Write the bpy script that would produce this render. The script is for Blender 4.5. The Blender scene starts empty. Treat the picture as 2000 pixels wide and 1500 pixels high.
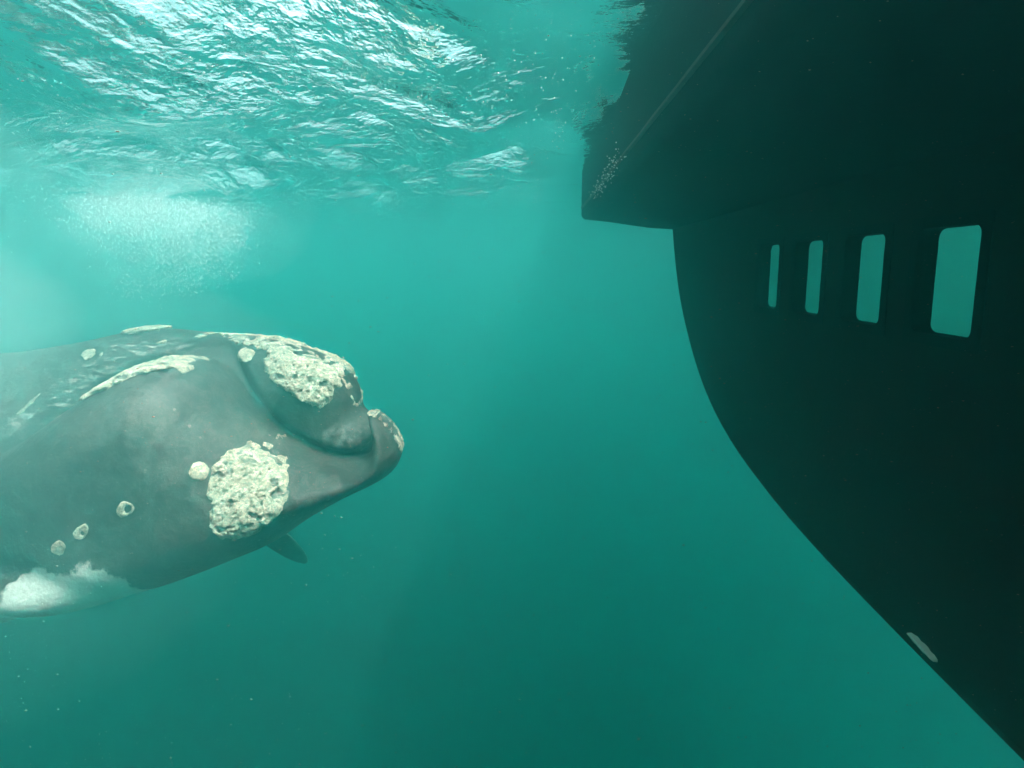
import bpy, math, random
import numpy as np
from mathutils import Vector, Matrix

# ------------------------------------------------------------------ camera, light, exposure
sc = bpy.context.scene
cam_data = bpy.data.cameras.new("camera")
cam = bpy.data.objects.new("camera", cam_data)
sc.collection.objects.link(cam)
sc.camera = cam
cam.location = (0, 0, -1.3)
cam.rotation_euler = (math.radians(90 - 7), 0, 0)
cam_data.lens = 18.0
cam_data.sensor_width = 36.0
cam_data.shift_y = -0.0511
cam_data.clip_start = 0.02
cam_data.clip_end = 500

SUN_AZ = math.radians(131)      # behind the camera, over the boat
SUN_EL = math.radians(64)
world = bpy.data.worlds.new("World")
sc.world = world
world.use_nodes = True
wn = world.node_tree.nodes
wl = world.node_tree.links
sky = wn.new("ShaderNodeTexSky")
sky.sky_type = 'NISHITA'
sky.sun_disc = False
sky.dust_density = 9.0
sky.air_density = 0.7
sky.ozone_density = 0.6
sky.sun_elevation = SUN_EL
sky.sun_rotation = SUN_AZ
bg = wn["Background"]
bg.inputs["Strength"].default_value = 0.15
hsv = wn.new("ShaderNodeHueSaturation")          # thin high haze takes most of the blue out of the sky
hsv.inputs["Saturation"].default_value = 0.3
wl.new(sky.outputs[0], hsv.inputs["Color"])
wl.new(hsv.outputs[0], bg.inputs[0])

sun_data = bpy.data.lights.new("sun", 'SUN')
sun = bpy.data.objects.new("sun", sun_data)
sc.collection.objects.link(sun)
sun_data.energy = 5.0
sun_data.angle = math.radians(0.5)
sun_data.color = (1.0, 0.95, 0.86)
sdir = Vector((math.sin(SUN_AZ) * math.cos(SUN_EL), math.cos(SUN_AZ) * math.cos(SUN_EL), math.sin(SUN_EL)))
sun.rotation_euler = sdir.to_track_quat('Z', 'Y').to_euler()
sun.location = (-20, 20, 40)

sc.view_settings.view_transform = 'Standard'
sc.view_settings.look = 'None'
sc.view_settings.gamma = 1.0
sc.view_settings.use_curve_mapping = False
sc.view_settings.exposure = 2.85

cy = sc.cycles
cy.max_bounces = 10
cy.volume_bounces = 5
cy.transparent_max_bounces = 12
cy.glossy_bounces = 4
cy.transmission_bounces = 6
cy.diffuse_bounces = 2
cy.use_denoising = True
cy.caustics_reflective = True
cy.caustics_refractive = True
cy.sample_clamp_indirect = 4.0

rng = np.random.default_rng(7)
random.seed(7)

# ------------------------------------------------------------------ helpers
def tag(o, label=None, cat=None, group=None, kind=None):
    if label: o['label'] = label
    if cat: o['category'] = cat
    if group: o['group'] = group
    if kind: o['kind'] = kind
    return o

def mesh_obj(name, verts, faces, mat, parent=None, smooth=True):
    me = bpy.data.meshes.new(name)
    verts = np.asarray(verts, dtype=np.float32)
    if isinstance(faces, np.ndarray):
        me.vertices.add(len(verts)); me.vertices.foreach_set("co", verts.ravel())
        n, k = faces.shape
        me.loops.add(n * k); me.loops.foreach_set("vertex_index", faces.astype(np.int32).ravel())
        me.polygons.add(n)
        me.polygons.foreach_set("loop_start", np.arange(0, n * k, k, dtype=np.int32))
        me.polygons.foreach_set("loop_total", np.full(n, k, dtype=np.int32))
    else:
        me.from_pydata([tuple(map(float, v)) for v in verts], [], faces)
    me.update(calc_edges=True)
    me.validate()
    if smooth:
        me.polygons.foreach_set("use_smooth", np.ones(len(me.polygons), dtype=bool))
    o = bpy.data.objects.new(name, me)
    sc.collection.objects.link(o)
    if mat: me.materials.append(mat)
    if parent: o.parent = parent
    return o

def attr(o, name, vals):
    a = o.data.attributes.new(name, 'FLOAT', 'POINT')
    a.data.foreach_set("value", np.asarray(vals, dtype=np.float32))

def empty(name, loc, rz=0):
    o = bpy.data.objects.new(name, None)
    o.location = loc; o.rotation_euler = (0, 0, rz)
    o.empty_display_size = 0.3
    sc.collection.objects.link(o)
    return o

def new_mat(name):
    m = bpy.data.materials.new(name)
    m.use_nodes = True
    nt = m.node_tree
    for n in list(nt.nodes): nt.nodes.remove(n)
    out = nt.nodes.new("ShaderNodeOutputMaterial")
    return m, nt, out

def N(nt, t, **kw):
    n = nt.nodes.new("ShaderNode" + t)
    for k, v in kw.items():
        if k in n.inputs: n.inputs[k].default_value = v
        else: setattr(n, k, v)
    return n

def ramp(nt, src, stops):
    r = nt.nodes.new("ShaderNodeValToRGB")
    e = r.color_ramp.elements
    while len(e) < len(stops): e.new(0.5)
    for el, (p, c) in zip(e, stops):
        el.position = p
        el.color = (c[0], c[1], c[2], 1) if isinstance(c, tuple) else (c, c, c, 1)
    nt.links.new(src, r.inputs[0])
    return r.outputs[0]

def math_(nt, op, a, b=None, clamp=False):
    n = nt.nodes.new("ShaderNodeMath"); n.operation = op; n.use_clamp = clamp
    for i, v in enumerate((a, b)):
        if v is None: continue
        if hasattr(v, "links"): nt.links.new(v, n.inputs[i])
        else: n.inputs[i].default_value = v
    return n.outputs[0]

def mixc(nt, fac, a, b):
    n = nt.nodes.new("ShaderNodeMix"); n.data_type = 'RGBA'
    for i, v in ((0, fac), (6, a), (7, b)):
        if hasattr(v, "links"): nt.links.new(v, n.inputs[i])
        elif isinstance(v, tuple): n.inputs[i].default_value = (*v, 1)
        else: n.inputs[i].default_value = v
    return n.outputs[2]

def noise_tex(nt, coord, scale, detail=4, rough=0.55, dist=0.0):
    n = N(nt, "TexNoise", Scale=scale, Detail=detail, Roughness=rough, Distortion=dist)
    nt.links.new(coord, n.inputs["Vector"])
    return n.outputs["Fac"]

# ------------------------------------------------------------------ numeric tools: noise, polygons, surface nets
def hash3(i, j, k, s):
    h = (i * 374761393 + j * 668265263 + k * 2147483647 + s * 1274126177) & 0xffffffff
    h = ((h ^ (h >> 13)) * 1274126177) & 0xffffffff
    h = ((h ^ (h >> 16)) * 2246822519) & 0xffffffff
    return ((h ^ (h >> 15)) & 0xffffff) / float(0xffffff)

def vnoise(x, y, z, s=0):
    xi, yi, zi = (np.floor(v).astype(np.int64) for v in (x, y, z))
    xf, yf, zf = x - xi, y - yi, z - zi
    xf, yf, zf = (v * v * (3 - 2 * v) for v in (xf, yf, zf))
    r = 0
    for a in (0, 1):
        for b in (0, 1):
            for c in (0, 1):
                w = (xf if a else 1 - xf) * (yf if b else 1 - yf) * (zf if c else 1 - zf)
                r = r + w * hash3(xi + a, yi + b, zi + c, s)
    return r * 2 - 1

def fbm(x, y, z, octs=3, s=0, gain=0.5):
    r, a, f = 0, 1.0, 1.0
    for o in range(octs):
        r = r + a * vnoise(x * f + 17.3 * o, y * f + 5.1 * o, z * f - 9.7 * o, s + o)
        a *= gain; f *= 2.03
    return r

def chaikin(p, n=2):
    p = np.asarray(p, float)
    for _ in range(n):
        q = np.roll(p, -1, 0)
        p = np.stack([p * 0.75 + q * 0.25, p * 0.25 + q * 0.75], 1).reshape(-1, 2)
    return p

def poly_sd(P, X, Z):
    """signed distance to a polygon, positive inside"""
    d = np.full(X.shape, 1e9); ins = np.zeros(X.shape, bool)
    n = len(P)
    for i in range(n):
        ax, az = P[i]; bx, bz = P[(i + 1) % n]
        ex, ez = bx - ax, bz - az
        L = ex * ex + ez * ez + 1e-12
        t = np.clip(((X - ax) * ex + (Z - az) * ez) / L, 0, 1)
        d = np.minimum(d, (X - ax - t * ex) ** 2 + (Z - az - t * ez) ** 2)
        c = (az > Z) != (bz > Z)
        with np.errstate(divide='ignore', invalid='ignore'):
            xi = ax + (Z - az) * ex / (ez if abs(ez) > 1e-12 else 1e-12)
        ins ^= c & (X < xi)
    d = np.sqrt(d)
    return np.where(ins, d, -d)

def surface_nets(F, xs, ys, zs):
    """mesh of F = 0 (F positive inside) on a rectilinear grid"""
    S = F > 0
    nx, ny, nz = F.shape
    cells = np.zeros((nx - 1, ny - 1, nz - 1), np.int8)
    for a in (0, 1):
        for b in (0, 1):
            for c in (0, 1):
                cells += S[a:nx - 1 + a, b:ny - 1 + b, c:nz - 1 + c]
    act = (cells > 0) & (cells < 8)
    ci = np.argwhere(act)
    idx = -np.ones(act.shape, np.int64)
    idx[act] = np.arange(len(ci))
    acc = np.zeros((len(ci), 3)); cnt = np.zeros(len(ci))
    corner = [(a, b, c) for a in (0, 1) for b in (0, 1) for c in (0, 1)]
    ax = (xs, ys, zs)
    for p in corner:
        for k in range(3):
            if p[k]: continue
            q = list(p); q[k] = 1
            i0 = ci + np.array(p); i1 = ci + np.array(q)
            f0 = F[i0[:, 0], i0[:, 1], i0[:, 2]]; f1 = F[i1[:, 0], i1[:, 1], i1[:, 2]]
            m = (f0 > 0) != (f1 > 0)
            t = f0 / np.where(m, f0 - f1, 1)
            P0 = np.stack([ax[d][i0[:, d]] for d in range(3)], 1)
            P1 = np.stack([ax[d][i1[:, d]] for d in range(3)], 1)
            acc[m] += (P0 + (P1 - P0) * t[:, None])[m]; cnt[m] += 1
    V = acc / np.maximum(cnt, 1)[:, None]
    quads = []
    for k in range(3):
        sl0 = [slice(None)] * 3; sl1 = [slice(None)] * 3
        sl0[k] = slice(0, -1); sl1[k] = slice(1, None)
        s0, s1 = S[tuple(sl0)], S[tuple(sl1)]
        e = np.argwhere(s0 != s1)
        u, v = (k + 1) % 3, (k + 2) % 3
        e = e[(e[:, u] > 0) & (e[:, v] > 0) & (e[:, u] < F.shape[u] - 1) & (e[:, v] < F.shape[v] - 1)]
        fl = s0[e[:, 0], e[:, 1], e[:, 2]]
        def c(du, dv):
            q = e.copy(); q[:, u] -= du; q[:, v] -= dv
            return idx[q[:, 0], q[:, 1], q[:, 2]]
        Q = np.stack([c(1, 1), c(0, 1), c(0, 0), c(1, 0)], 1)
        Q = np.where(fl[:, None], Q, Q[:, ::-1])
        quads.append(Q)
    Q = np.concatenate(quads)
    Q = Q[(Q >= 0).all(1)]
    return V, Q

# ------------------------------------------------------------------ the whale's body as one implicit solid
# every mass: outline in its own mid plane (x, z), depth of that plane, half thickness, edge radius
GX = np.arange(-13.6, -0.6, 0.02); GZ = np.arange(-6.3, -1.3, 0.02)
def blur(a, n):
    for _ in range(n):
        a = np.pad(a, 1, mode='edge')
        a = (a[:-2, 1:-1] + 2 * a[1:-1, 1:-1] + a[2:, 1:-1]) / 4
        a = np.pad(a, ((0, 0), (1, 1)), mode='edge')
        a = (a[:, :-2] + 2 * a[:, 1:-1] + a[:, 2:]) / 4
    return a
GXX, GZZ = np.meshgrid(GX, GZ, indexing='ij')
TRUNK = [(-2.829, -2.113), (-2.965, -1.943), (-3.305, -1.873), (-3.702, -1.893), (-4.157, -2.002), (-4.661, -2.083), (-4.965, -2.133), (-5.966, -2.188), (-7.476, -2.289), (-9.022, -2.519), (-10.611, -2.855), (-11.942, -3.091), (-12.235, -3.223), (-12.010, -3.329), (-10.815, -3.651), (-9.396, -4.227), (-7.933, -4.791), (-6.397, -5.136), (-5.299, -4.877), (-4.755, -4.745), (-4.393, -4.564), (-4.054, -4.311), (-3.479, -4.006), (-2.977, -3.516)]
LIP = [(-4.669, -3.070), (-4.104, -2.752), (-3.635, -2.438), (-3.220, -2.165), (-2.867, -2.039), (-2.632, -2.043), (-2.450, -2.196), (-2.293, -2.438), (-2.111, -2.652), (-1.922, -2.770), (-1.665, -2.888), (-1.404, -2.942), (-1.245, -2.901), (-1.172, -2.806), (-1.163, -2.684), (-1.207, -2.549), (-1.248, -2.478), (-1.148, -2.492), (-1.022, -2.608), (-0.943, -2.752), (-0.928, -2.851), (-0.989, -3.002), (-1.146, -3.103), (-1.370, -3.200), (-1.688, -3.376), (-1.965, -3.583), (-2.240, -3.688), (-2.563, -3.821), (-2.886, -3.937), (-3.207, -3.990), (-3.431, -3.975), (-3.583, -3.908), (-3.641, -3.812), (-3.956, -3.821), (-4.394, -3.726), (-4.723, -3.489)]
ROSTRUM = [(-3.900, -2.180), (-3.721, -1.924), (-3.358, -1.882), (-3.003, -1.921), (-2.749, -1.930), (-2.383, -1.955), (-1.945, -2.048), (-1.655, -2.148), (-1.478, -2.294), (-1.407, -2.469), (-1.417, -2.597), (-1.295, -2.656), (-1.198, -2.809), (-1.192, -2.956), (-1.256, -3.052), (-1.510, -3.137), (-1.999, -3.160), (-2.668, -3.057), (-3.372, -2.695), (-3.825, -2.489)]
MASSES = []
for P, R, nb in ((TRUNK, 1.05, 10), (LIP, 0.5, 3), (ROSTRUM, 0.42, 4)):
    MASSES.append((blur(poly_sd(chaikin(P, 2), GXX, GZZ), nb), R))
def sample2(M, x, z):
    u = np.clip((x - GX[0]) / 0.02, 0, len(GX) - 1.001); v = np.clip((z - GZ[0]) / 0.02, 0, len(GZ) - 1.001)
    i = u.astype(int); j = v.astype(int); a = u - i; b = v - j
    return (M[i, j] * (1 - a) * (1 - b) + M[i + 1, j] * a * (1 - b) + M[i, j + 1] * (1 - a) * b + M[i + 1, j + 1] * a * b)
def smax(a, b, k):
    h = np.clip(0.5 + 0.5 * (a - b) / k, 0, 1)
    return b + (a - b) * h + k * h * (1 - h)
def lens(d, R, y, wc, T):
    e = 1 - np.minimum(d / R, 1)
    return R * (1 - np.sqrt(((y - wc) / T) ** 2 + e * e))
def ellip(x, y, z, c, r, ax):
    """ellipsoid with its long axes along the rows of ax"""
    p = [x - c[0], y - c[1], z - c[2]]
    s = 0
    for a, rr in zip(ax, r):
        q = (p[0] * a[0] + p[1] * a[1] + p[2] * a[2]) / rr
        s = s + q * q
    return min(r) * 1.5 * (1 - np.sqrt(s))
def frame_from(d, up):
    d = np.array(d, float); d /= np.linalg.norm(d)
    u = np.array(up, float); u -= d * d.dot(u); u /= np.linalg.norm(u)
    return (d, u, np.cross(d, u))
def body_field(x, y, z):
    x, y, z = np.broadcast_arrays(x, y, z)
    x2, z2 = (x[:, :1, :], z[:, :1, :]) if x.ndim == 3 else (x, z)
    wcT = np.interp(x2, [-13, -9, -5, -3, -1], [6.6, 5.7, 5.0, 4.9, 4.75])
    TT = np.interp(x2, [-12.2, -11.6, -9, -6, -4.9, -4.2, -3.5, -2.6, -1.8], [0.16, 0.2, 0.62, 1.05, 1.10, 0.9, 0.66, 0.5, 0.4])
    a = lens(sample2(MASSES[0][0], x2, z2), MASSES[0][1], y, wcT, TT)
    TL = np.interp(x2, [-5.5, -4.2, -3.2, -2.4, -1.6, -1.1, -0.9], [0.25, 0.62, 0.74, 0.74, 0.62, 0.52, 0.42])
    b = lens(sample2(MASSES[1][0], x2, z2), MASSES[1][1], y, 4.22 + 0 * x2, TL)
    TR = np.interp(x2, [-3.8, -2.5, -1.6, -1.2], [0.7, 0.5, 0.46, 0.42])
    c = lens(sample2(MASSES[2][0], x2, z2), MASSES[2][1], y, np.interp(x2, [-3.9, -2.45, -1.7, -1.15], [4.98, 4.93, 4.72, 4.56]), TR)
    # the far lip and cheek behind the rostrum close the head
    groove = np.exp(-(sample2(MASSES[1][0], x2, z2) / 0.06) ** 2) * (x2 > -4.1)
    c = c - 0.075 * groove
    a = a - 0.05 * groove
    f = smax(b, c, 0.012)
    f = smax(f, a, 0.045)
    # far flipper, near flipper, flukes
    fr = frame_from((0.0, 1.4, -1.43), (1.0, 0.0, 0.0))
    f = smax(f, ellip(x, y, z, (-3.34, 6.8, -5.06), (1.35, 0.25, 0.07), fr), 0.06)
    f = smax(f, ellip(x, y, z, (-3.66, 3.98, -3.77), (0.60, 0.5, 0.25), ((1, 0, 0), (0, 1, 0), (0, 0, 1))), 0.14)
    fr = frame_from((-0.55, -0.45, -0.62), (0.7, 0.0, -0.6))
    f = smax(f, ellip(x, y, z, (-5.9, 3.95, -4.75), (1.0, 0.34, 0.1), fr), 0.08)
    for s in (-1, 1):
        fr = frame_from((-0.35, s * 1.0, -0.02), (1, 0, 0))
        f = smax(f, ellip(x, y, z, (-12.05, 6.2 + s * 0.75, -3.15), (1.05, 0.36, 0.07), fr), 0.1)
    return f

# ------------------------------------------------------------------ materials
# water medium
m_haze, nt, out = new_mat("sea_water_medium")
pv = N(nt, "VolumePrincipled")
pv.inputs["Color"].default_value = (0.09, 0.63, 0.60, 1)
pv.inputs["Density"].default_value = 0.12
pv.inputs["Anisotropy"].default_value = 0.8
pv.inputs["Absorption Color"].default_value = (0, 0, 0, 1)
nt.links.new(pv.outputs[0], out.inputs["Volume"])

# water surface seen from below
m_surf, nt, out = new_mat("water_surface")
geo = N(nt, "NewGeometry")
tc = N(nt, "TexCoord")
mpw = N(nt, "Mapping"); mpw.inputs["Rotation"].default_value = (0, 0, math.radians(25)); mpw.inputs["Scale"].default_value = (0.75, 1.35, 1)
nt.links.new(tc.outputs["Object"], mpw.inputs["Vector"])
n1 = noise_tex(nt, mpw.outputs[0], 3.0, 4, 0.55, 0.15)
n2 = noise_tex(nt, tc.outputs["Object"], 11, 3, 0.6, 0.3)
chop = N(nt, "Attribute", attribute_name="chop").outputs["Fac"]
n3 = noise_tex(nt, tc.outputs["Object"], 1.1, 3, 0.5, 0.8)
hsum = math_(nt, 'MULTIPLY', math_(nt, 'ADD', math_(nt, 'MULTIPLY', n1, 0.115), math_(nt, 'MULTIPLY', n2, 0.022)), chop)
n4 = noise_tex(nt, tc.outputs["Object"], 34, 2, 0.5, 0.0)
hsum = math_(nt, 'ADD', hsum, math_(nt, 'MULTIPLY', math_(nt, 'MULTIPLY', n3, 0.16), math_(nt, 'ADD', math_(nt, 'MULTIPLY', chop, 0.75), 0.25, True)))
hsum = math_(nt, 'ADD', hsum, math_(nt, 'MULTIPLY', math_(nt, 'MULTIPLY', n4, 0.006), math_(nt, 'POWER', chop, 2.0)))
bump = N(nt, "Bump", Strength=1.0, Distance=1.25)
nt.links.new(hsum, bump.inputs["Height"])
fres = N(nt, "Fresnel", IOR=1.333); nt.links.new(bump.outputs[0], fres.inputs["Normal"])
gl = N(nt, "BsdfGlossy", Roughness=0.03); gl.inputs["Color"].default_value = (0.97, 0.99, 0.99, 1)
rf = N(nt, "BsdfRefraction", Roughness=0.04, IOR=1.333)
tr = N(nt, "BsdfTransparent")
nt.links.new(bump.outputs[0], gl.inputs["Normal"]); nt.links.new(bump.outputs[0], rf.inputs["Normal"])
mx = N(nt, "MixShader"); mx.inputs[0].default_value = 0.7
nt.links.new(tr.outputs[0], mx.inputs[1]); nt.links.new(rf.outputs[0], mx.inputs[2])
mx2 = N(nt, "MixShader")
nt.links.new(fres.outputs[0], mx2.inputs[0]); nt.links.new(mx.outputs[0], mx2.inputs[1]); nt.links.new(gl.outputs[0], mx2.inputs[2])
nt.links.new(mx2.outputs[0], out.inputs["Surface"])

# whale skin
m_skin, nt, out = new_mat("whale_skin")
tc = N(nt, "TexCoord"); co = tc.outputs["Object"]
at_b = N(nt, "Attribute", attribute_name="belly"); at_s = N(nt, "Attribute", attribute_name="scar"); at_l = N(nt, "Attribute", attribute_name="pale")
base = ramp(nt, noise_tex(nt, co, 2.3, 7, 0.68), [(0.3, (0.007, 0.007, 0.007)), (0.5, (0.013, 0.0125, 0.012)), (0.72, (0.030, 0.028, 0.025))])
fine = noise_tex(nt, co, 26, 4, 0.7)
base = mixc(nt, ramp(nt, fine, [(0.52, 0.0), (0.78, 0.35)]), base, (0.10, 0.095, 0.085))
# grey slough and scratch marks where the scar mask is set
mp = N(nt, "Mapping"); mp.inputs["Rotation"].default_value = (0, math.radians(32), 0); mp.inputs["Scale"].default_value = (2.0, 4.0, 8.0)
nt.links.new(co, mp.inputs["Vector"])
scr = noise_tex(nt, mp.outputs[0], 3.4, 7, 0.72, 0.4)
scm = math_(nt, 'MULTIPLY', at_s.outputs["Fac"], ramp(nt, scr, [(0.53, 0.0), (0.60, 1.0)]), True)
base = mixc(nt, math_(nt, 'MULTIPLY', scm, 0.6), base, (0.30, 0.30, 0.27))
vo = N(nt, "TexVoronoi", Scale=5.5); nt.links.new(co, vo.inputs["Vector"])
base = mixc(nt, ramp(nt, math_(nt, 'ADD', vo.outputs["Distance"], math_(nt, 'MULTIPLY', noise_tex(nt, co, 30, 3, 0.6), 0.10)), [(0.085, 0.5), (0.125, 0.0)]), base, (0.26, 0.25, 0.22))
sl = noise_tex(nt, co, 4.2, 6, 0.75, 1.2)
base = mixc(nt, ramp(nt, sl, [(0.50, 0.0), (0.53, 0.3), (0.57, 0.0)]), base, (0.10, 0.095, 0.085))
pl = math_(nt, 'MULTIPLY', at_l.outputs["Fac"], ramp(nt, noise_tex(nt, co, 13, 6, 0.75), [(0.47, 0.0), (0.62, 1.0)]), True)
base = mixc(nt, math_(nt, 'MULTIPLY', pl, 0.3), base, (0.22, 0.22, 0.2))
edge = math_(nt, 'ADD', at_b.outputs["Fac"], math_(nt, 'MULTIPLY', math_(nt, 'SUBTRACT', noise_tex(nt, co, 6, 5, 0.7), 0.5), 0.3))
white = ramp(nt, math_(nt, 'MULTIPLY', math_(nt, 'ADD', edge, 0.02), 30, True), [(0.0, 0.0), (1.0, 1.0)])
base = mixc(nt, white, base, (0.36, 0.36, 0.33))
bs = N(nt, "BsdfPrincipled", Roughness=0.5)
bs.inputs["Specular IOR Level"].default_value = 0.08
nt.links.new(base, bs.inputs["Base Color"])
bh = math_(nt, 'ADD', noise_tex(nt, co, 5, 5, 0.6), math_(nt, 'MULTIPLY', fine, 0.15))
bmp = N(nt, "Bump", Strength=0.6, Distance=0.035); nt.links.new(bh, bmp.inputs["Height"]); nt.links.new(bmp.outputs[0], bs.inputs["Normal"])
nt.links.new(bs.outputs[0], out.inputs["Surface"])

# callosity crust
m_call, nt, out = new_mat("callosity_crust")
tc = N(nt, "TexCoord"); co = tc.outputs["Object"]
at_p = N(nt, "Attribute", attribute_name="pit")
c1 = ramp(nt, noise_tex(nt, co, 14, 5, 0.7), [(0.34, (0.10, 0.085, 0.05)), (0.46, (0.235, 0.212, 0.145)), (0.64, (0.44, 0.415, 0.32))])
c1 = mixc(nt, ramp(nt, noise_tex(nt, co, 55, 3, 0.6), [(0.47, 0.0), (0.58, 0.75)]), c1, (0.12, 0.11, 0.075))
pm = ramp(nt, math_(nt, 'ADD', at_p.outputs["Fac"], math_(nt, 'MULTIPLY', math_(nt, 'SUBTRACT', noise_tex(nt, co, 40, 3, 0.6), 0.5), 0.5)), [(0.25, 0.0), (0.62, 0.9)])
c1 = mixc(nt, pm, c1, (0.075, 0.075, 0.06))  # dark pit tone: dirt, plus shading of the recesses painted into the colour
bs = N(nt, "BsdfPrincipled", Roughness=0.85)
nt.links.new(c1, bs.inputs["Base Color"])
bmp = N(nt, "Bump", Strength=1.0, Distance=0.02); nt.links.new(noise_tex(nt, co, 75, 5, 0.75), bmp.inputs["Height"]); nt.links.new(bmp.outputs[0], bs.inputs["Normal"])
nt.links.new(bs.outputs[0], out.inputs["Surface"])

# boat paints
def paint(name, c0, c1, wear, rough, metallic=0.0):
    m, nt, out = new_mat(name)
    tc = N(nt, "TexCoord"); co = tc.outputs["Object"]
    b = mixc(nt, ramp(nt, noise_tex(nt, co, 2.1, 6, 0.65), [(0.3, 0.0), (0.7, 1.0)]), c0, c1)
    b = mixc(nt, ramp(nt, noise_tex(nt, co, 18, 5, 0.75), [(0.62, 0.0), (0.74, wear)]), b, (0.09, 0.085, 0.06))
    bs = N(nt, "BsdfPrincipled", Roughness=rough, Metallic=metallic)
    bs.inputs["Specular IOR Level"].default_value = 0.08
    nt.links.new(b, bs.inputs["Base Color"])
    bmp = N(nt, "Bump", Strength=0.3, Distance=0.01); nt.links.new(noise_tex(nt, co, 22, 5, 0.7), bmp.inputs["Height"]); nt.links.new(bmp.outputs[0], bs.inputs["Normal"])
    nt.links.new(bs.outputs[0], out.inputs["Surface"])
    return m
m_hull = paint("dark_antifouling", (0.013, 0.007, 0.007), (0.022, 0.012, 0.010), 0.25, 0.85)
m_upper = paint("dark_upper_paint", (0.0035, 0.003, 0.003), (0.007, 0.005, 0.004), 0.15, 0.85)
m_frame = paint("window_rubber", (0.004, 0.004, 0.005), (0.009, 0.009, 0.010), 0.1, 0.9)
m_strake = paint("worn_strake", (0.05, 0.05, 0.045), (0.10, 0.09, 0.08), 0.6, 0.6)
m_anode = paint("zinc_anode", (0.40, 0.40, 0.34), (0.62, 0.62, 0.52), 0.5, 0.8)
m_keel = paint("worn_bilge_paint", (0.014, 0.013, 0.010), (0.05, 0.045, 0.03), 0.9, 0.7)
m_dark, nt, out = new_mat("cabin_lining")
bs = N(nt, "BsdfDiffuse"); bs.inputs[0].default_value = (0.01, 0.01, 0.01, 1); nt.links.new(bs.outputs[0], out.inputs[0])

m_pane, nt, out = new_mat("window_pane")
fres = N(nt, "Fresnel", IOR=0.75)
gl = N(nt, "BsdfGlossy", Roughness=0.015); gl.inputs["Color"].default_value = (0.40, 0.66, 0.58, 1)
tr = N(nt, "BsdfTransparent"); tr.inputs[0].default_value = (0.75, 0.85, 0.8, 1)
mx = N(nt, "MixShader"); nt.links.new(fres.outputs[0], mx.inputs[0]); nt.links.new(tr.outputs[0], mx.inputs[1]); nt.links.new(gl.outputs[0], mx.inputs[2])
nt.links.new(mx.outputs[0], out.inputs[0])

m_sand, nt, out = new_mat("seabed_mud")
tc = N(nt, "TexCoord"); bs = N(nt, "BsdfDiffuse")
nt.links.new(ramp(nt, noise_tex(nt, tc.outputs["Object"], 0.6, 5, 0.6), [(0.3, (0.05, 0.045, 0.035)), (0.7, (0.09, 0.08, 0.06))]), bs.inputs[0]); nt.links.new(bs.outputs[0], out.inputs[0])

m_bub, nt, out = new_mat("air_bubble")
bs = N(nt, "BsdfDiffuse"); bs.inputs[0].default_value = (0.9, 0.9, 0.9, 1)
gl = N(nt, "BsdfGlossy", Roughness=0.2); tl = N(nt, "BsdfTranslucent"); tl.inputs[0].default_value = (0.9, 0.9, 0.9, 1)
a = N(nt, "MixShader"); a.inputs[0].default_value = 0.5; nt.links.new(bs.outputs[0], a.inputs[1]); nt.links.new(tl.outputs[0], a.inputs[2])
b = N(nt, "MixShader"); b.inputs[0].default_value = 0.15; nt.links.new(a.outputs[0], b.inputs[1]); nt.links.new(gl.outputs[0], b.inputs[2])
nt.links.new(b.outputs[0], out.inputs[0])

m_speck, nt, out = new_mat("drifting_speck")
bs = N(nt, "BsdfDiffuse"); bs.inputs[0].default_value = (0.24, 0.23, 0.19, 1)
tl = N(nt, "BsdfTranslucent"); tl.inputs[0].default_value = (0.24, 0.23, 0.19, 1)
a = N(nt, "MixShader"); a.inputs[0].default_value = 0.5; nt.links.new(bs.outputs[0], a.inputs[1]); nt.links.new(tl.outputs[0], a.inputs[2])
nt.links.new(a.outputs[0], out.inputs[0])

# ------------------------------------------------------------------ setting: seabed, water surface, water body
sx = np.linspace(-60, 60, 61); sy = np.linspace(-40, 90, 66)
XX, YY = np.meshgrid(sx, sy, indexing='ij')
ZZ = -34 + 0.4 * fbm(XX * 0.12, YY * 0.12, XX * 0, 3, 4)
def grid_faces(nx, ny):
    i = np.arange(nx - 1)[:, None] * ny + np.arange(ny - 1)[None, :]
    return np.stack([i, i + ny, i + ny + 1, i + 1], -1).reshape(-1, 4)
o = mesh_obj("seabed", np.stack([XX, YY, ZZ], -1).reshape(-1, 3), grid_faces(61, 66), m_sand)
tag(o, "dim muddy seabed far below the whale and boat", "seabed", kind="structure")

def spaced(lo, hi, c, n, k):
    a, b = math.asinh((lo - c) / k), math.asinh((hi - c) / k)
    return c + k * np.sinh(np.linspace(a, b, n))
wx = spaced(-58, 58, -1, 620, 6.0); wy = spaced(-36, 86, 4, 640, 5.0)
XX, YY = np.meshgrid(wx, wy, indexing='ij')
ZZ = np.zeros_like(XX)
wr = np.random.default_rng(21)
WX = XX + 0.35 * fbm(XX * 0.5, YY * 0.5, XX * 0, 2, 3); WY = YY + 0.35 * fbm(XX * 0.5, YY * 0.5, XX * 0 + 4, 2, 5)
for i in range(46):
    lam = 0.42 * (9 ** (wr.random()))
    th = math.radians(-60) + wr.normal() * 0.75
    k = 2 * math.pi / lam
    amp = 0.0095 * lam ** 1.0 * (0.5 + wr.random())
    ZZ += amp * np.sin(k * (WX * math.cos(th) + WY * math.sin(th)) + wr.random() * 6.28)
def sstep(a, lo, hi):
    t = np.clip((a - lo) / (hi - lo), 0, 1); return t * t * (3 - 2 * t)
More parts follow.
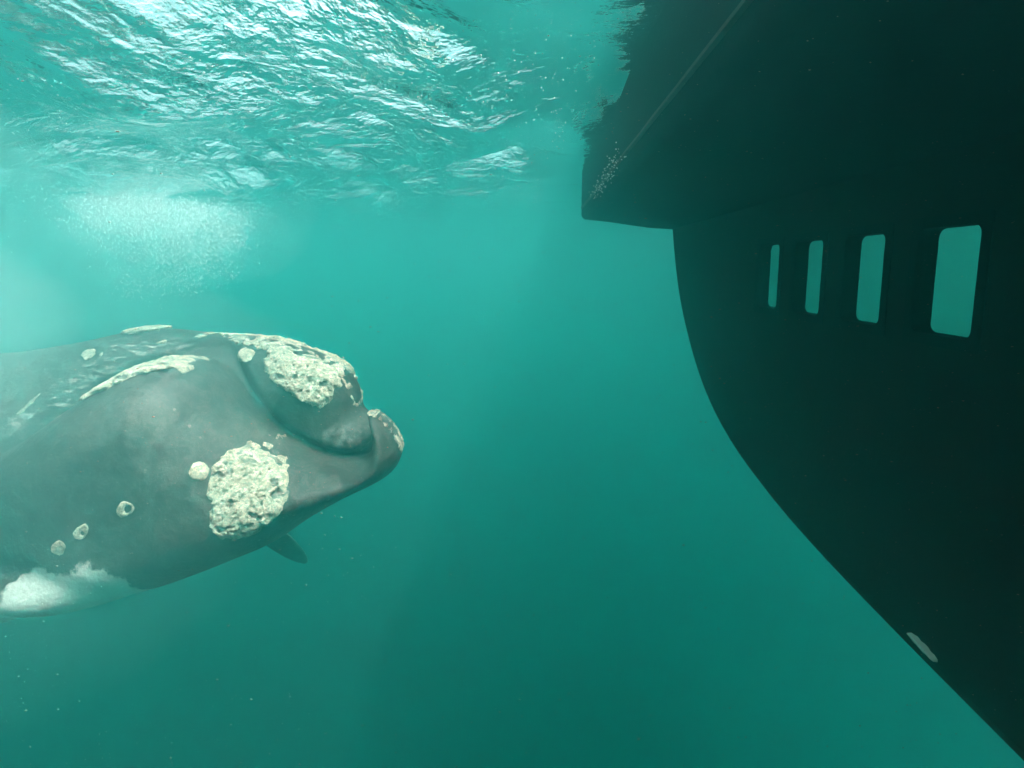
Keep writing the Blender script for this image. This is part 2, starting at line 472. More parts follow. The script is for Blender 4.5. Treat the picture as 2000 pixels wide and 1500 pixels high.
# choppier water starts some metres out; close by the swell is smooth and glassy
CHOP = 0.22 + 0.78 * sstep(YY + 0.35 * XX + 0.8 * fbm(XX * 0.5, YY * 0.5, XX * 0, 2, 9), 2.6, 4.2)
CHOP *= 0.3 + 0.8 * sstep(-XX + 0.8 * fbm(XX * 0.4 + 7, YY * 0.4, XX * 0, 2, 19), -1.0, 2.0)
side = sstep(-XX - 0.25 * YY + 0.3 * fbm(XX * 0.9, YY * 0.9, XX * 0, 2, 31), -0.5, 0.9)
ph = (YY - 2.75 + 0.12 * XX) / 1.45
calm = 1 - 0.45 * sstep(XX + 0.2 * fbm(XX, YY, XX * 0, 2, 51), -0.5, 0.35)          # the hull keeps the water beside it smoother
CHOP *= calm
band = np.exp(-((YY - 5.9 + 0.15 * XX) / 1.5) ** 2) * sstep(-XX, -0.9, 0.4)
ZZ = ZZ * (0.42 + 0.55 * np.clip(CHOP, 0, 1) + 0.75 * band) * (0.25 + 0.75 * calm) + side * 0.44 * (0.5 + 0.5 * np.cos(np.clip(ph, -1, 1) * math.pi))
o = mesh_obj("water_surface", np.stack([XX, YY, ZZ], -1).reshape(-1, 3), grid_faces(len(wx), len(wy)), m_surf)
attr(o, "chop", CHOP.ravel())
tag(o, "rippled underside of the sea surface with bright glints", "water surface", kind="structure")

HZ0, HZ1 = -35.6, 0.66
v = [(x, y, z) for z in (HZ0, HZ1) for (x, y) in ((-62, -42), (62, -42), (62, 92), (-62, 92))]
o = mesh_obj("haze", v, [(3, 2, 1, 0), (4, 5, 6, 7), (0, 1, 5, 4), (1, 2, 6, 5), (2, 3, 7, 6), (3, 0, 4, 7)], m_haze, smooth=False)
tag(o, "murky turquoise sea water around the whale and the boat", "water", kind="stuff")

# ------------------------------------------------------------------ boat
BX, BY, BZ = 2.9, 1.0, -3.23              # base of the boat in its own measured axes
ang = -math.atan(0.041)
def bw(x, y, z=0):
    ca, sa = math.cos(ang), math.sin(ang)
    return (x * ca - y * sa, x * sa + y * ca, z)
boat = empty("tour_boat", bw(BX, BY, BZ), ang)
tag(boat, "dark semi-submersible whale watching boat hull with a row of underwater windows", "boat")
def B(pts):
    return [(p[0] - BX, p[1] - BY, p[2] - BZ) for p in pts]

# lower hull: flat window sides, bottom and raked rounded end from one profile (y, z)
XS = 1.9                                  # near side plane
XM = 2.9                                  # centre plane
prof = [(-6.0, -0.80), (-5.9, -1.6), (-5.5, -2.5), (-4.9, -3.0), (-4.2, -3.2), (-3, -3.23), (-1, -3.23), (0.5, -3.23), (1.6, -3.228), (2.4, -3.228), (3.2, -3.212), (3.84, -3.165), (4.59, -3.05), (5.05, -2.93), (5.42, -2.79), (5.78, -2.60), (6.12, -2.36), (6.42, -2.09), (6.72, -1.79), (6.88, -1.56), (7.03, -1.30), (7.16, -1.04), (7.26, -0.78)]
prof = np.array(prof)
t = np.concatenate([[0], np.cumsum(np.linalg.norm(np.diff(prof, axis=0), axis=1))])
tt = np.linspace(0, t[-1], 150)
def smooth1(a, n=6):
    for _ in range(n):
        a = np.concatenate([[a[0]], (a[:-2] + 2 * a[1:-1] + a[2:]) / 4, [a[-1]]])
    return a
py_ = smooth1(np.interp(tt, t, prof[:, 0])); pz_ = smooth1(np.interp(tt, t, prof[:, 1]))
tan = np.stack([np.gradient(py_), np.gradient(pz_)], 1); tan /= np.linalg.norm(tan, axis=1)[:, None]
nin = np.stack([-tan[:, 1], tan[:, 0]], 1)     # inward
RB = 0.075
rings = []
steps = 7
for s in range(steps + 1):
    th = s / steps * math.pi / 2
    off = RB * (1 - math.sin(th)); xx = XS + RB * (1 - math.cos(th))
    rings.append([(xx, py_[i] + nin[i, 0] * off, pz_[i] + nin[i, 1] * off) for i in range(len(tt))])
for xx in np.linspace(XS + RB, 2 * XM - XS - RB, 7)[1:-1]:
    rings.append([(xx, py_[i], pz_[i]) for i in range(len(tt))])
far = [[(2 * XM - p[0], p[1], p[2]) for p in r] for r in rings[:steps + 1]][::-1]
rings += far
V = np.array(B([p for r in rings for p in r])); n = len(tt)
mesh_obj("hull_bottom", V, grid_faces(len(rings), n)[:, ::-1], m_keel, boat)
tag(bpy.data.objects["hull_bottom"], "worn brownish rounded bottom edge of the hull")

# window openings in hull axes
WINS = [2.28, 2.877, 3.472, 4.068]
WW, Z0, Z1, REC = 0.356, -1.612, -1.106, 0.043
TOPZ = -0.70
EDGE = 0.045
qy = np.array([p[1] for p in rings[0]]); qz = np.array([p[2] for p in rings[0]])
half = len(qy) // 2
ylow = np.argmin(qz)
def side_plate(x, flip):
    ys = sorted(set([float(v) for w in WINS for v in (w - EDGE, w + WW + EDGE)] + [float(v) for v in qy]))
    ys = [v for v in ys if qy.min() <= v <= qy.max()]
    zl = [TOPZ, Z1 + EDGE, Z0 - EDGE]
    order = np.argsort(qy)
    zb = np.interp(ys, qy[order], qz[order])
    cols = []
    for y_, b_ in zip(ys, zb):
        levels = [TOPZ, max(Z1 + EDGE, b_), max(Z0 - EDGE, b_)]
        for f_ in (0.25, 0.5, 0.75, 1.0):
            levels.append(levels[2] + (b_ - levels[2]) * f_)
        cols.append([(x, y_, z_) for z_ in levels])
    Vv = [p for c in cols for p in c]; m = 7
    F = []
    for i in range(len(cols) - 1):
        ym = (ys[i] + ys[i + 1]) / 2
        for j in range(m - 1):
            if j == 1 and any(w - EDGE < ym < w + WW + EDGE for w in WINS): continue
            q = (i * m + j, i * m + j + 1, (i + 1) * m + j + 1, (i + 1) * m + j)
            P4 = [Vv[k] for k in q]
            if abs(P4[0][2] - P4[1][2]) + abs(P4[2][2] - P4[3][2]) < 1e-6: continue
            F.append(q[::-1] if flip else q)
    return mesh_obj("hull_side", B(Vv), F, m_hull, boat, smooth=False)
side_plate(XS, False)
side_plate(2 * XM - XS, True)

def rrect(y0, y1, z0, z1, r, k=6):
    pts = []
    for cy_, cz_, a0 in ((y1 - r, z1 - r, 0), (y0 + r, z1 - r, 90), (y0 + r, z0 + r, 180), (y1 - r, z0 + r, 270)):
        for i in range(k + 1):
            a = math.radians(a0 + 90 * i / k)
            pts.append((cy_ + r * math.cos(a), cz_ + r * math.sin(a)))
    return pts
def window(y0, x, s):
    """rubber frame set into the opening, pane at its back; s = +1: inboard is +x"""
    y1 = y0 + WW
    inner = rrect(y0, y1, Z0, Z1, 0.045)
    outer = rrect(y0 - EDGE - 0.006, y1 + EDGE + 0.006, Z0 - EDGE - 0.006, Z1 + EDGE + 0.006, 0.012)
    n_ = len(inner)
    lay = [(outer, x + s * 0.02), (outer, x - s * 0.006), (inner, x - s * 0.006), (inner, x + s * (REC + 0.02))]
    Vv = [(xx, p[0], p[1]) for ring, xx in lay for p in ring]
    F = []
    for a in range(len(lay) - 1):
        for i in range(n_):
            j = (i + 1) % n_
            F.append((a * n_ + i, a * n_ + j, (a + 1) * n_ + j, (a + 1) * n_ + i))
    w = mesh_obj("window", B(Vv), F, m_frame, boat, smooth=False)
    pin = rrect(y0 - 0.004, y1 + 0.004, Z0 - 0.004, Z1 + 0.004, 0.045)
    ord_ = list(range(n_)) if s < 0 else list(range(n_))[::-1]
    pv_ = [(x + s * REC, p[0], p[1]) for p in pin] + [(x + s * (REC + 0.012), p[0], p[1]) for p in pin]
    mesh_obj("pane", B(pv_), [ord_], m_pane, w, smooth=False)
for y0 in WINS:
    window(y0, XS, 1)
for y0 in WINS:
    window(y0, 2 * XM - XS, -1)

# upper hull: broad sponson, rounded chine, deadrise to the lower hull
def section(xo, zc, zi, top, r=0.07):
    """points from the near deck edge down, across the bottom and up the far side"""
    pts = [(xo + 0.02, top), (xo + 0.01, 0.2), (xo, 0.0), (xo, -0.3)]
    for i in range(7):
        a = math.radians(180 + 90 * i / 6)
        pts.append((xo + r + r * math.cos(a), zc + r + r * math.sin(a)))
    pts += [(xo + 0.35, zc - 0.03), (XS - 0.3, zi + 0.02), (XS, zi), (XS + 0.02, zi)]
    return pts + [(2 * XM - p[0], p[1]) for p in pts[::-1]]
st = []
for y_, sh, rz_ in [(-9.5, 2.0, 0.45), (-8.5, 1.2, 0.25), (-7, 0.5, 0.1), (-5, 0.12, 0), (-3, 0, 0), (-1, 0, 0), (0.5, 0, 0), (2, 0, 0), (3.5, 0, 0), (5, 0, 0), (6.5, 0, 0), (7.22, 0, 0), (7.27, 0.012, 0.012), (7.29, 0.04, 0.04)]:
    sec = section(0.66, -0.628, -0.765, 0.55)
    row = []
    for x_, z_ in sec:
        k = (XM - x_) / (XM - 0.66)
        row.append((x_ + k * sh, y_, z_ + (rz_ if z_ < -0.3 else 0)))
    st.append(row)
m_ = len(st[0])
V = B([p for r in st for p in r])
F = [tuple(q) for q in grid_faces(len(st), m_)[:, ::-1]]
F.append(tuple(range((len(st) - 1) * m_, len(st) * m_)))
F.append(tuple(range(m_))[::-1])
F += [(i * m_, (i + 1) * m_, (i + 1) * m_ + m_ - 1, i * m_ + m_ - 1) for i in range(len(st) - 1)]
o = mesh_obj("upper_hull", V, F, m_upper, boat, smooth=False)
me = o.data
me.set_sharp_from_angle(angle=math.radians(35)) if hasattr(me, "set_sharp_from_angle") else None
me.polygons.foreach_set("use_smooth", np.ones(len(me.polygons), dtype=bool))

# rubbing strake along the near side
V = []; prof_s = [(0.664, -0.470), (0.640, -0.476), (0.640, -0.492), (0.664, -0.498)]
ysn = np.linspace(-4, 7.1, 30)
for y_ in ysn:
    V += [(p[0], y_, p[1] + 0.002 * math.sin(y_ * 9)) for p in prof_s]
F = [(i * 4 + a, i * 4 + a + 1, i * 4 + a + 5, i * 4 + a + 4) for i in range(len(ysn) - 1) for a in range(3)]
F += [(0, 1, 2, 3), tuple((len(ysn) - 1) * 4 + a for a in (3, 2, 1, 0))]
o = mesh_obj("rubbing_strake", B(V), F, m_strake, boat, smooth=False)
tag(o, "thin worn grey strake along the side of the upper hull")

# zinc anode: bevelled lozenge bar near the bottom edge of the hull
ys_ = np.linspace(2.27, 2.44, 9); V = []; F = []
for i, y_ in enumerate(ys_):
    w_ = 0.018 * math.sin(math.pi * (i + 0.35) / 8.7) ** 0.5 * (1 + 0.25 * math.sin(i * 2.3))
    zc_ = -3.112 - 0.010 * (2.44 - y_) / 0.17
    for dx, dz in ((0, -w_), (-0.022, -w_ * 0.6), (-0.026, 0), (-0.020, w_ * 0.6), (0, w_)):
        V.append((XS + 0.002 + dx, y_, zc_ + dz))
for i in range(8):
    for j in range(4):
        a = i * 5 + j; F.append((a, a + 1, a + 6, a + 5))
F += [(4, 3, 2, 1, 0), tuple(40 + k for k in range(5))]
o = mesh_obj("anode", B(V), F, m_anode, boat)
tag(o, "pale chipped bar on the dark hull near its bottom edge")

# ------------------------------------------------------------------ whale
gx = np.concatenate([np.arange(-13.5, -4.7, 0.085), np.arange(-4.7, -0.72, 0.022)])
gy = np.arange(3.1, 7.95, 0.045)
gy = np.concatenate([np.arange(3.1, 4.9, 0.035), np.arange(4.9, 8.0, 0.06)])
gz = np.arange(-6.2, -1.55, 0.027)
F3 = body_field(gx[:, None, None], gy[None, :, None], gz[None, None, :])
BVt, BQ = surface_nets(F3, gx, gy, gz)
# relax the net a little
def relax(V, Q, n, lam=0.5):
    e = np.concatenate([Q[:, [0, 1]], Q[:, [1, 2]], Q[:, [2, 3]], Q[:, [3, 0]]])
    e = np.concatenate([e, e[:, ::-1]])
    cnt = np.bincount(e[:, 0], minlength=len(V))[:, None]
    for _ in range(n):
        a = np.stack([np.bincount(e[:, 0], weights=V[e[:, 1], k], minlength=len(V)) for k in range(3)], 1) / np.maximum(cnt, 1)
        V = V + lam * (a - V)
    return V
BVt = relax(BVt, BQ, 4)
WB = np.array([-3.5, 4.6, -4.2])
whale = empty("right_whale", tuple(WB))
tag(whale, "huge dark right whale with crusty cream callosities swimming beside the boat", "whale")
body = mesh_obj("body", BVt - WB, BQ, m_skin, whale)
x_, y_, z_ = BVt.T
BELLY = [(-5.109, -4.610), (-3.779, -3.719), (-3.703, -3.630), (-3.614, -3.594), (-3.480, -3.504), (-3.388, -3.523), (-3.278, -3.531), (-3.171, -3.492), (-3.068, -3.429), (-2.983, -3.476), (-2.953, -3.543), (-2.875, -3.590), (-2.860, -3.875), (-2.835, -4.058), (-4.640, -5.330), (-5.328, -5.156), (-5.287, -4.654)]
SCAR = [(-4.097, -2.446), (-3.905, -2.061), (-3.663, -1.922), (-3.241, -1.900), (-2.938, -1.982), (-2.734, -2.045), (-3.103, -2.086), (-3.364, -2.190), (-3.725, -2.422), (-3.528, -2.434), (-4.069, -2.696), (-4.257, -2.673), (-4.279, -2.480)]
PALE = [(-1.595, -2.642), (-1.380, -2.647), (-1.097, -2.615), (-1.072, -2.782), (-1.326, -2.935), (-1.592, -2.903), (-1.739, -2.854), (-1.934, -2.762), (-1.769, -2.726)]
attr(body, "belly", np.where(y_ < 5.2, poly_sd(np.array(BELLY), x_, z_), -1))
attr(body, "scar", np.clip(poly_sd(np.array(SCAR), x_, z_) / 0.12 + 0.2, 0, 1) * (y_ < 5.0))
attr(body, "pale", np.clip(poly_sd(np.array(PALE), x_, z_) / 0.08 + 0.2, 0, 1) * (y_ < 4.7))

def callosity(poly, thick, voxel, seed, ymin, ymax, rag=0.03, hollow=None, label=None, lump=15.0, pits=1.0):
    P = np.array(poly); seedo = seed * 13.1
    pad = 0.12
    xs = np.arange(P[:, 0].min() - pad, P[:, 0].max() + pad, voxel)
    zs = np.arange(P[:, 1].min() - pad, P[:, 1].max() + pad, voxel)
    ys = np.arange(ymin, ymax, voxel)
    X, Y, Z = xs[:, None, None], ys[None, :, None], zs[None, None, :]
    f = body_field(X, Y, Z)
    g = np.gradient(f, voxel)
    gm = np.sqrt(g[0] ** 2 + g[1] ** 2 + g[2] ** 2)
    fd = f / np.maximum(gm, 0.25)
    X, Y, Z = np.broadcast_arrays(X, Y, Z)
    near = np.abs(fd) < 0.2
    lum = np.zeros(f.shape); edge = np.full(f.shape, -1.0); pit = np.zeros(f.shape)
    xn, yn, zn = X[near], Y[near], Z[near]
    l1 = fbm(xn * lump + seedo, yn * lump, zn * lump, 3, seed)
    l2 = fbm(xn * lump * 3.6, yn * lump * 3.6 + seedo, zn * lump * 3.6, 2, seed + 9)
    pt = np.clip(fbm(xn * 17 + 3, yn * 17 - seedo, zn * 17, 2, seed + 21) * 2.8 - 0.95, 0, 1) * pits
    lum[near] = 0.85 + 0.20 * l1 + 0.27 * l2 - 0.6 * pt
    pit[near] = pt
    sdp = poly_sd(P, xn, zn)
    if hollow is not None:
        sdp = np.minimum(sdp, -poly_sd(np.array(hollow), xn, zn))
    edge[near] = sdp + rag * fbm(xn * 15, yn * 15, zn * 15 + seedo, 4, seed + 40, 0.6)
    prof_ = np.clip(edge / (thick * 0.8), 0, 1) ** 0.6
    A = fd + thick * lum * prof_
    Bk = 0.03 - fd
    Fv = np.minimum(np.minimum(A, Bk), edge)
    Fv[:, 0, :] = -1; Fv[:, -1, :] = -1
    Fv[0] = -1; Fv[-1] = -1; Fv[:, :, 0] = -1; Fv[:, :, -1] = -1
    if not (Fv > 0).any(): print("EMPTY callosity", seed); return
    V_, Q_ = surface_nets(Fv, xs, ys, zs)
    o = mesh_obj("callosity", V_ - WB, Q_, m_call, whale)
    ii = [np.clip(((V_[:, k] - a[0]) / voxel).astype(int), 0, len(a) - 1) for k, a in enumerate((xs, ys, zs))]
    attr(o, "pit", pit[ii[0], ii[1], ii[2]])
    if label: tag(o, label)
callosity([(-2.398, -1.962), (-2.357, -1.962), (-2.248, -1.975), (-2.119, -2.013), (-1.990, -2.061), (-1.807, -2.098), (-1.700, -2.140), (-1.634, -2.177), (-1.571, -2.220), (-1.528, -2.276), (-1.522, -2.323), (-1.542, -2.356), (-1.563, -2.395), (-1.584, -2.442), (-1.615, -2.475), (-1.648, -2.490), (-1.691, -2.488), (-1.743, -2.467), (-1.797, -2.437), (-1.854, -2.397), (-1.919, -2.362), (-1.993, -2.333), (-2.059, -2.298), (-2.122, -2.259), (-2.167, -2.208), (-2.204, -2.149), (-2.222, -2.105), (-2.216, -2.077), (-2.246, -2.047), (-2.313, -2.013), (-2.363, -1.987), (-2.391, -1.968)], 0.048, 0.0085, 1, 4.12, 5.49, rag=0.028, label='large cream crust on the rounded snout tip')
callosity([(-1.616, -2.208), (-1.567, -2.251), (-1.514, -2.304), (-1.471, -2.375), (-1.443, -2.450), (-1.430, -2.528), (-1.413, -2.544), (-1.418, -2.522), (-1.432, -2.485), (-1.450, -2.428), (-1.474, -2.373), (-1.509, -2.324), (-1.543, -2.278), (-1.579, -2.238), (-1.603, -2.207), (-1.617, -2.188)], 0.045, 0.0120, 2, 4.34, 5.17, rag=0.020, label='narrow crust at the front of the snout')
callosity([(-2.845, -1.916), (-2.796, -1.906), (-2.753, -1.915), (-2.701, -1.939), (-2.597, -1.944), (-2.532, -1.951), (-2.479, -1.958), (-2.425, -1.963), (-2.368, -1.976), (-2.311, -1.998), (-2.294, -2.014), (-2.316, -2.026), (-2.357, -2.023), (-2.423, -2.005), (-2.481, -1.994), (-2.540, -1.994), (-2.610, -1.987), (-2.678, -1.968), (-2.739, -1.947), (-2.832, -1.932)], 0.035, 0.0120, 3, 4.50, 5.30, rag=0.020, label='small lacy crust trailing behind the snout crust')
callosity([(-2.461, -2.020), (-2.390, -2.023), (-2.348, -2.044), (-2.329, -2.081), (-2.339, -2.111), (-2.367, -2.131), (-2.412, -2.137), (-2.481, -2.131), (-2.513, -2.112), (-2.508, -2.082), (-2.500, -2.054), (-2.492, -2.028)], 0.030, 0.0120, 4, 4.37, 4.79, rag=0.012, label='small square crust below the lacy crust')
callosity([(-3.397, -2.317), (-3.368, -2.293), (-3.328, -2.258), (-3.268, -2.211), (-3.202, -2.163), (-3.146, -2.119), (-3.089, -2.081), (-3.024, -2.048), (-2.974, -2.032), (-2.915, -2.025), (-2.848, -2.023), (-2.772, -2.026), (-2.714, -2.034), (-2.672, -2.050), (-2.633, -2.067), (-2.596, -2.087), (-2.586, -2.104), (-2.584, -2.113), (-2.600, -2.109), (-2.638, -2.094), (-2.687, -2.085), (-2.741, -2.079), (-2.794, -2.083), (-2.841, -2.096), (-2.881, -2.110), (-2.927, -2.130), (-2.978, -2.152), (-3.042, -2.180), (-3.097, -2.209), (-3.161, -2.245), (-3.236, -2.276), (-3.341, -2.308)], 0.045, 0.0120, 5, 3.64, 4.40, rag=0.022, label='long curved crust along the top of the lower lip')
callosity([(-3.687, -1.911), (-3.740, -1.885), (-3.706, -1.856), (-3.655, -1.836), (-3.596, -1.825), (-3.531, -1.822), (-3.478, -1.829), (-3.424, -1.844), (-3.388, -1.859), (-3.363, -1.873), (-3.349, -1.877), (-3.373, -1.877), (-3.400, -1.883), (-3.437, -1.898), (-3.499, -1.908), (-3.589, -1.916)], 0.045, 0.0120, 6, 4.59, 5.40, rag=0.015, label='pale crust on top of the head')
callosity([(-2.985, -1.937), (-2.998, -1.923), (-2.991, -1.920), (-2.940, -1.925), (-2.904, -1.931), (-2.899, -1.942), (-2.918, -1.946), (-2.960, -1.945)], 0.030, 0.0120, 7, 4.62, 5.18, rag=0.006)
callosity([(-3.242, -1.966), (-3.229, -1.955), (-3.211, -1.947), (-3.189, -1.942), (-3.170, -1.948), (-3.161, -1.965), (-3.169, -1.976), (-3.189, -1.977), (-3.214, -1.977), (-3.232, -1.973)], 0.020, 0.0090, 8, 4.47, 4.81, rag=0.008)
callosity([(-2.075, -2.704), (-2.037, -2.722), (-1.996, -2.744), (-1.951, -2.771), (-1.904, -2.803), (-1.850, -2.839), (-1.807, -2.878), (-1.776, -2.921), (-1.750, -2.964), (-1.734, -3.010), (-1.735, -3.059), (-1.743, -3.101), (-1.770, -3.149), (-1.808, -3.194), (-1.857, -3.236), (-1.912, -3.267), (-1.962, -3.288), (-2.010, -3.304), (-2.057, -3.303), (-2.097, -3.280), (-2.131, -3.256), (-2.155, -3.225), (-2.173, -3.185), (-2.178, -3.131), (-2.183, -3.092), (-2.175, -3.058), (-2.186, -3.023), (-2.209, -2.984), (-2.226, -2.956), (-2.231, -2.935), (-2.226, -2.915), (-2.218, -2.901), (-2.218, -2.873), (-2.227, -2.832), (-2.230, -2.790), (-2.229, -2.746), (-2.220, -2.716), (-2.202, -2.700), (-2.185, -2.693), (-2.156, -2.687), (-2.135, -2.690), (-2.105, -2.692)], 0.050, 0.0075, 9, 3.35, 4.36, rag=0.022, label='big round crust patch on the side of the chin')
callosity([(-2.310, -2.718), (-2.290, -2.734), (-2.272, -2.754), (-2.254, -2.778), (-2.250, -2.799), (-2.259, -2.819), (-2.267, -2.830), (-2.282, -2.837), (-2.301, -2.835), (-2.325, -2.823), (-2.339, -2.802), (-2.351, -2.775), (-2.342, -2.746), (-2.327, -2.722)], 0.025, 0.0120, 10, 3.43, 3.78, rag=0.010, label='small round crust beside the big chin crust', pits=0.30)
callosity([(-1.221, -2.479), (-1.189, -2.492), (-1.143, -2.509), (-1.096, -2.541), (-1.053, -2.583), (-1.015, -2.635), (-0.980, -2.692), (-0.948, -2.754), (-0.933, -2.808), (-0.934, -2.854), (-0.940, -2.865), (-0.939, -2.823), (-0.958, -2.765), (-0.992, -2.684), (-1.032, -2.621), (-1.074, -2.569), (-1.118, -2.531), (-1.169, -2.509), (-1.214, -2.500), (-1.229, -2.481)], 0.035, 0.0100, 11, 3.97, 4.54, rag=0.002, label='thin crust rim along the tip of the lower jaw')
callosity([(-2.771, -2.946), (-2.743, -2.942), (-2.721, -2.949), (-2.704, -2.966), (-2.698, -2.987), (-2.702, -3.012), (-2.718, -3.035), (-2.745, -3.054), (-2.774, -3.064), (-2.803, -3.064), (-2.822, -3.052), (-2.831, -3.029), (-2.823, -3.000), (-2.798, -2.965)], 0.014, 0.0080, 12, 3.36, 3.61, rag=0.011, hollow=[(-2.756, -2.984), (-2.733, -2.981), (-2.725, -2.989), (-2.730, -3.010), (-2.742, -3.027), (-2.760, -3.038), (-2.768, -3.030), (-2.767, -3.001)], label='pale crust ring low on the cheek', pits=0.30)
callosity([(-3.103, -3.127), (-3.079, -3.121), (-3.061, -3.126), (-3.049, -3.141), (-3.050, -3.164), (-3.062, -3.193), (-3.078, -3.215), (-3.098, -3.228), (-3.119, -3.233), (-3.141, -3.229), (-3.153, -3.218), (-3.157, -3.198), (-3.148, -3.174), (-3.126, -3.144)], 0.013, 0.0080, 13, 3.36, 3.61, rag=0.011, hollow=[(-3.089, -3.167), (-3.073, -3.171), (-3.069, -3.184), (-3.079, -3.208), (-3.090, -3.220), (-3.101, -3.220), (-3.104, -3.206), (-3.099, -3.179)], pits=0.30)
callosity([(-3.302, -3.268), (-3.269, -3.255), (-3.251, -3.261), (-3.238, -3.280), (-3.236, -3.304), (-3.245, -3.332), (-3.259, -3.349), (-3.278, -3.357), (-3.309, -3.363), (-3.332, -3.355), (-3.345, -3.341), (-3.346, -3.322), (-3.339, -3.302), (-3.322, -3.282)], 0.012, 0.0080, 14, 3.36, 3.62, rag=0.011, hollow=[(-3.278, -3.290), (-3.267, -3.290), (-3.263, -3.296), (-3.266, -3.308), (-3.273, -3.313), (-3.282, -3.311), (-3.295, -3.311), (-3.294, -3.301)], pits=0.30)
callosity([(-3.890, -2.052), (-3.885, -2.038), (-3.863, -2.028), (-3.832, -2.023), (-3.796, -2.029), (-3.762, -2.048), (-3.745, -2.064), (-3.762, -2.081), (-3.782, -2.093), (-3.807, -2.101), (-3.837, -2.093), (-3.882, -2.072)], 0.020, 0.0090, 15, 4.38, 4.75, rag=0.012, pits=0.50)
callosity([(-3.701, -2.061), (-3.694, -2.043), (-3.682, -2.039), (-3.657, -2.046), (-3.649, -2.057), (-3.651, -2.072), (-3.663, -2.077), (-3.693, -2.073)], 0.012, 0.0080, 16, 4.36, 4.68, rag=0.003, pits=0.30)
callosity([(-4.175, -2.511), (-4.146, -2.472), (-4.115, -2.428), (-4.071, -2.375), (-4.052, -2.354), (-4.048, -2.363), (-4.055, -2.388), (-4.080, -2.432), (-4.112, -2.473), (-4.131, -2.504), (-4.156, -2.524), (-4.178, -2.528)], 0.010, 0.0100, 17, 4.07, 4.43, rag=0.006, pits=0.30)

# ------------------------------------------------------------------ clouds of fine air behind the whale, added clouds that imitate glare at left
def mist(name, c, r, dens, seed, label, taper=0.0):
    m, nt, out = new_mat(name)
    vs = N(nt, "VolumeScatter", Density=dens, Anisotropy=0.55)
    vs.inputs["Color"].default_value = (0.82, 1.0, 0.97, 1)
    nt.links.new(vs.outputs[0], out.inputs["Volume"])
    nu, nv = 48, 24
    V = []
    for i in range(nv + 1):
        for j in range(nu):
            th = math.pi * i / nv; ph = 2 * math.pi * j / nu
            d = np.array([math.sin(th) * math.cos(ph), math.sin(th) * math.sin(ph), math.cos(th)])
            k = 1 + 0.22 * float(fbm(*(np.array([v]) for v in d * 1.8 + seed), 3, seed)[0])
            if taper: k *= 1 + taper * d[2]
            V.append((c[0] + d[0] * r[0] * k, c[1] + d[1] * r[1] * k, min(c[2] + d[2] * r[2] * k, -0.16)))
    F = [(i * nu + j, (i + 1) * nu + j, (i + 1) * nu + (j + 1) % nu, i * nu + (j + 1) % nu) for i in range(nv) for j in range(nu)]
    o = mesh_obj(name, V, F, m)
    tag(o, label, "bubble haze", kind="stuff")
for k_, (c_, r_, d_) in enumerate([((-5.7, 9.2, -0.95), (1.9, 1.8, 1.25), 0.07), ((-5.95, 9.0, -0.75), (1.35, 1.3, 0.85), 0.15), ((-6.35, 8.9, -0.5), (0.9, 0.9, 0.45), 0.6)]):
    mist("bubble_glare_mist", c_, r_, d_, 3 + k_, ("wide faint cloud of fine air below the surface behind the whale", "paler cloud of fine air inside the wide one behind the whale", "brightest small cloud of fine air just under the surface at left")[k_], 0.45)
mist("bubble_glare_mist", (-3.7, 2.6, -1.9), (2.4, 1.6, 1.7), 0.06, 8, "faint pale cloud of churned water in front of the whale's head")  # added cloud, its pale scatter imitates veiling glare over the left side
mist("bubble_glare_mist", (-4.3, 2.5, -1.6), (1.8, 1.2, 1.4), 0.13, 12, "denser core of the added glare cloud near the left edge of the view")  # added denser core that strengthens the imitated glare

# ------------------------------------------------------------------ bubbles and drifting specks
def dots(name, C, R, mat, stretch=None, stuff=True):
    t_ = (1 + 5 ** 0.5) / 2
    iv = np.array([(-1, t_, 0), (1, t_, 0), (-1, -t_, 0), (1, -t_, 0), (0, -1, t_), (0, 1, t_), (0, -1, -t_), (0, 1, -t_), (t_, 0, -1), (t_, 0, 1), (-t_, 0, -1), (-t_, 0, 1)])
    iv /= np.linalg.norm(iv[0])
    fa = np.array([(0, 11, 5), (0, 5, 1), (0, 1, 7), (0, 7, 10), (0, 10, 11), (1, 5, 9), (5, 11, 4), (11, 10, 2), (10, 7, 6), (7, 1, 8), (3, 9, 4), (3, 4, 2), (3, 2, 6), (3, 6, 8), (3, 8, 9), (4, 9, 5), (2, 4, 11), (6, 2, 10), (8, 6, 7), (9, 8, 1)])
    S = np.ones((len(C), 3)) if stretch is None else stretch
    V = (C[:, None, :] + R[:, None, None] * iv[None] * S[:, None, :]).reshape(-1, 3)
    Fq = (fa[None] + 12 * np.arange(len(C))[:, None, None]).reshape(-1, 3)
    return mesh_obj(name, V, Fq, mat)

br = np.random.default_rng(5)
def plume_points(n):
    """irregular streamers of bubbles hanging from the surface, thinning downward"""
    out_ = []
    for k in range(46):
        x0 = -5.6 + br.normal(0, 0.52); y0 = 8.6 + br.normal(0, 0.5)
        reach = max(0.25, (1.75 - 0.9 * abs(x0 + 5.5)) * (0.35 + 0.75 * br.random()))
        m = int(n / 46 * (0.3 + 1.4 * br.random()))
        d = reach * br.random(m) ** 1.35
        wid = 0.10 + 0.16 * (1 - d / reach) + 0.05 * br.random()
        drift = br.normal(0, 0.18)
        P = np.stack([x0 + drift * d + 0.10 * np.sin(d * 6 + k) + br.normal(0, 1, m) * wid,
                      y0 + br.normal(0, 1, m) * wid * 1.5, -0.2 - d - np.abs(br.normal(0, 0.06, m))], 1)
        out_.append(P)
    return np.concatenate(out_)
P = plume_points(21000)
o = dots("bubble_plume", P, 0.002 + 0.008 * br.random(len(P)) ** 3, m_bub)
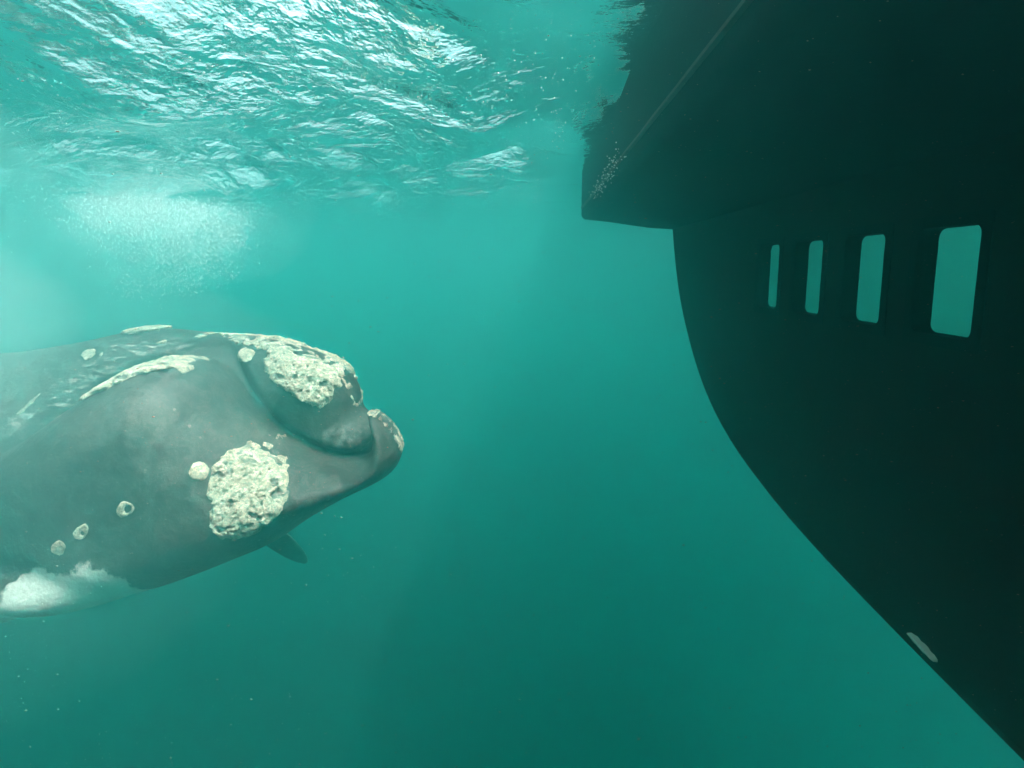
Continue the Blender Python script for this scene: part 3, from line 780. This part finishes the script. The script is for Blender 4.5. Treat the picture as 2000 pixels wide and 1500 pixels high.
tag(o, "cloud of white air bubbles sinking below the surface behind the whale", "bubbles", kind="stuff")

# small trail of bubbles along the far end of the boat's strake
n = 130
tb = br.random(n) ** 1.2
C = np.stack([0.615 + br.normal(0, 0.03, n), 5.3 - 1.6 * tb + br.normal(0, 0.03, n), -0.47 - 0.10 * (1 - tb) + br.normal(0, 0.035, n)], 1)
C = np.array([bw(*c) for c in C])
o = dots("bubble_trail", C, 0.003 + 0.004 * br.random(n), m_bub)
tag(o, "short trail of small bubbles beside the boat's side strake", "bubbles", kind="stuff")

n = 1700  # surface bubbles by the hull, spread further left to imitate speckled glints
C = np.stack([0.45 - 4.6 * br.random(n) ** 1.3, 2.8 + 7.0 * br.random(n), -0.10 - 0.16 * br.random(n) ** 2], 1)
keep = fbm(C[:, 0] * 1.3, C[:, 1] * 1.3, C[:, 0] * 0 + 3, 3, 91) + 0.5 * (C[:, 0] > -0.7) > 0.12
C = C[keep & (C[:, 0] * math.cos(ang) + C[:, 1] * math.sin(ang) < 0.6)]
o = dots("surface_bubbles_glints", C, 0.0018 + 0.0032 * br.random(len(C)) ** 2, m_bub)
tag(o, "tiny bubbles just under the rippled surface near the hull, those at left imitating glints", "bubbles", kind="stuff")

n = 15000
d_ = 0.7 + 5.5 * br.random(n) ** 0.8
C = np.stack([(br.random(n) * 2.3 - 1.15) * d_, d_, -1.3 + (br.random(n) * 1.7 - 1.1) * d_], 1)
C = C[(C[:, 2] < -0.15)]
lat = C[:, 0] * math.cos(ang) + C[:, 1] * math.sin(ang)
C = C[(lat < 1.8) & ((lat < 0.55) | (C[:, 2] < -0.8))]
R = 1.35 * (0.00035 + 0.0009 * br.random(len(C)) ** 2) * (0.55 + 0.18 * C[:, 1])
big = br.random(len(C)) < 0.015; R[big] *= 1.3
S = np.stack([1.2 + 1.6 * br.random(len(C)), np.ones(len(C)), 0.6 + 0.4 * br.random(len(C))], 1)
o = dots("drifting_particles", C, R, m_speck, S)
tag(o, "tiny pale specks of plankton drifting in the water", "particles", kind="stuff")
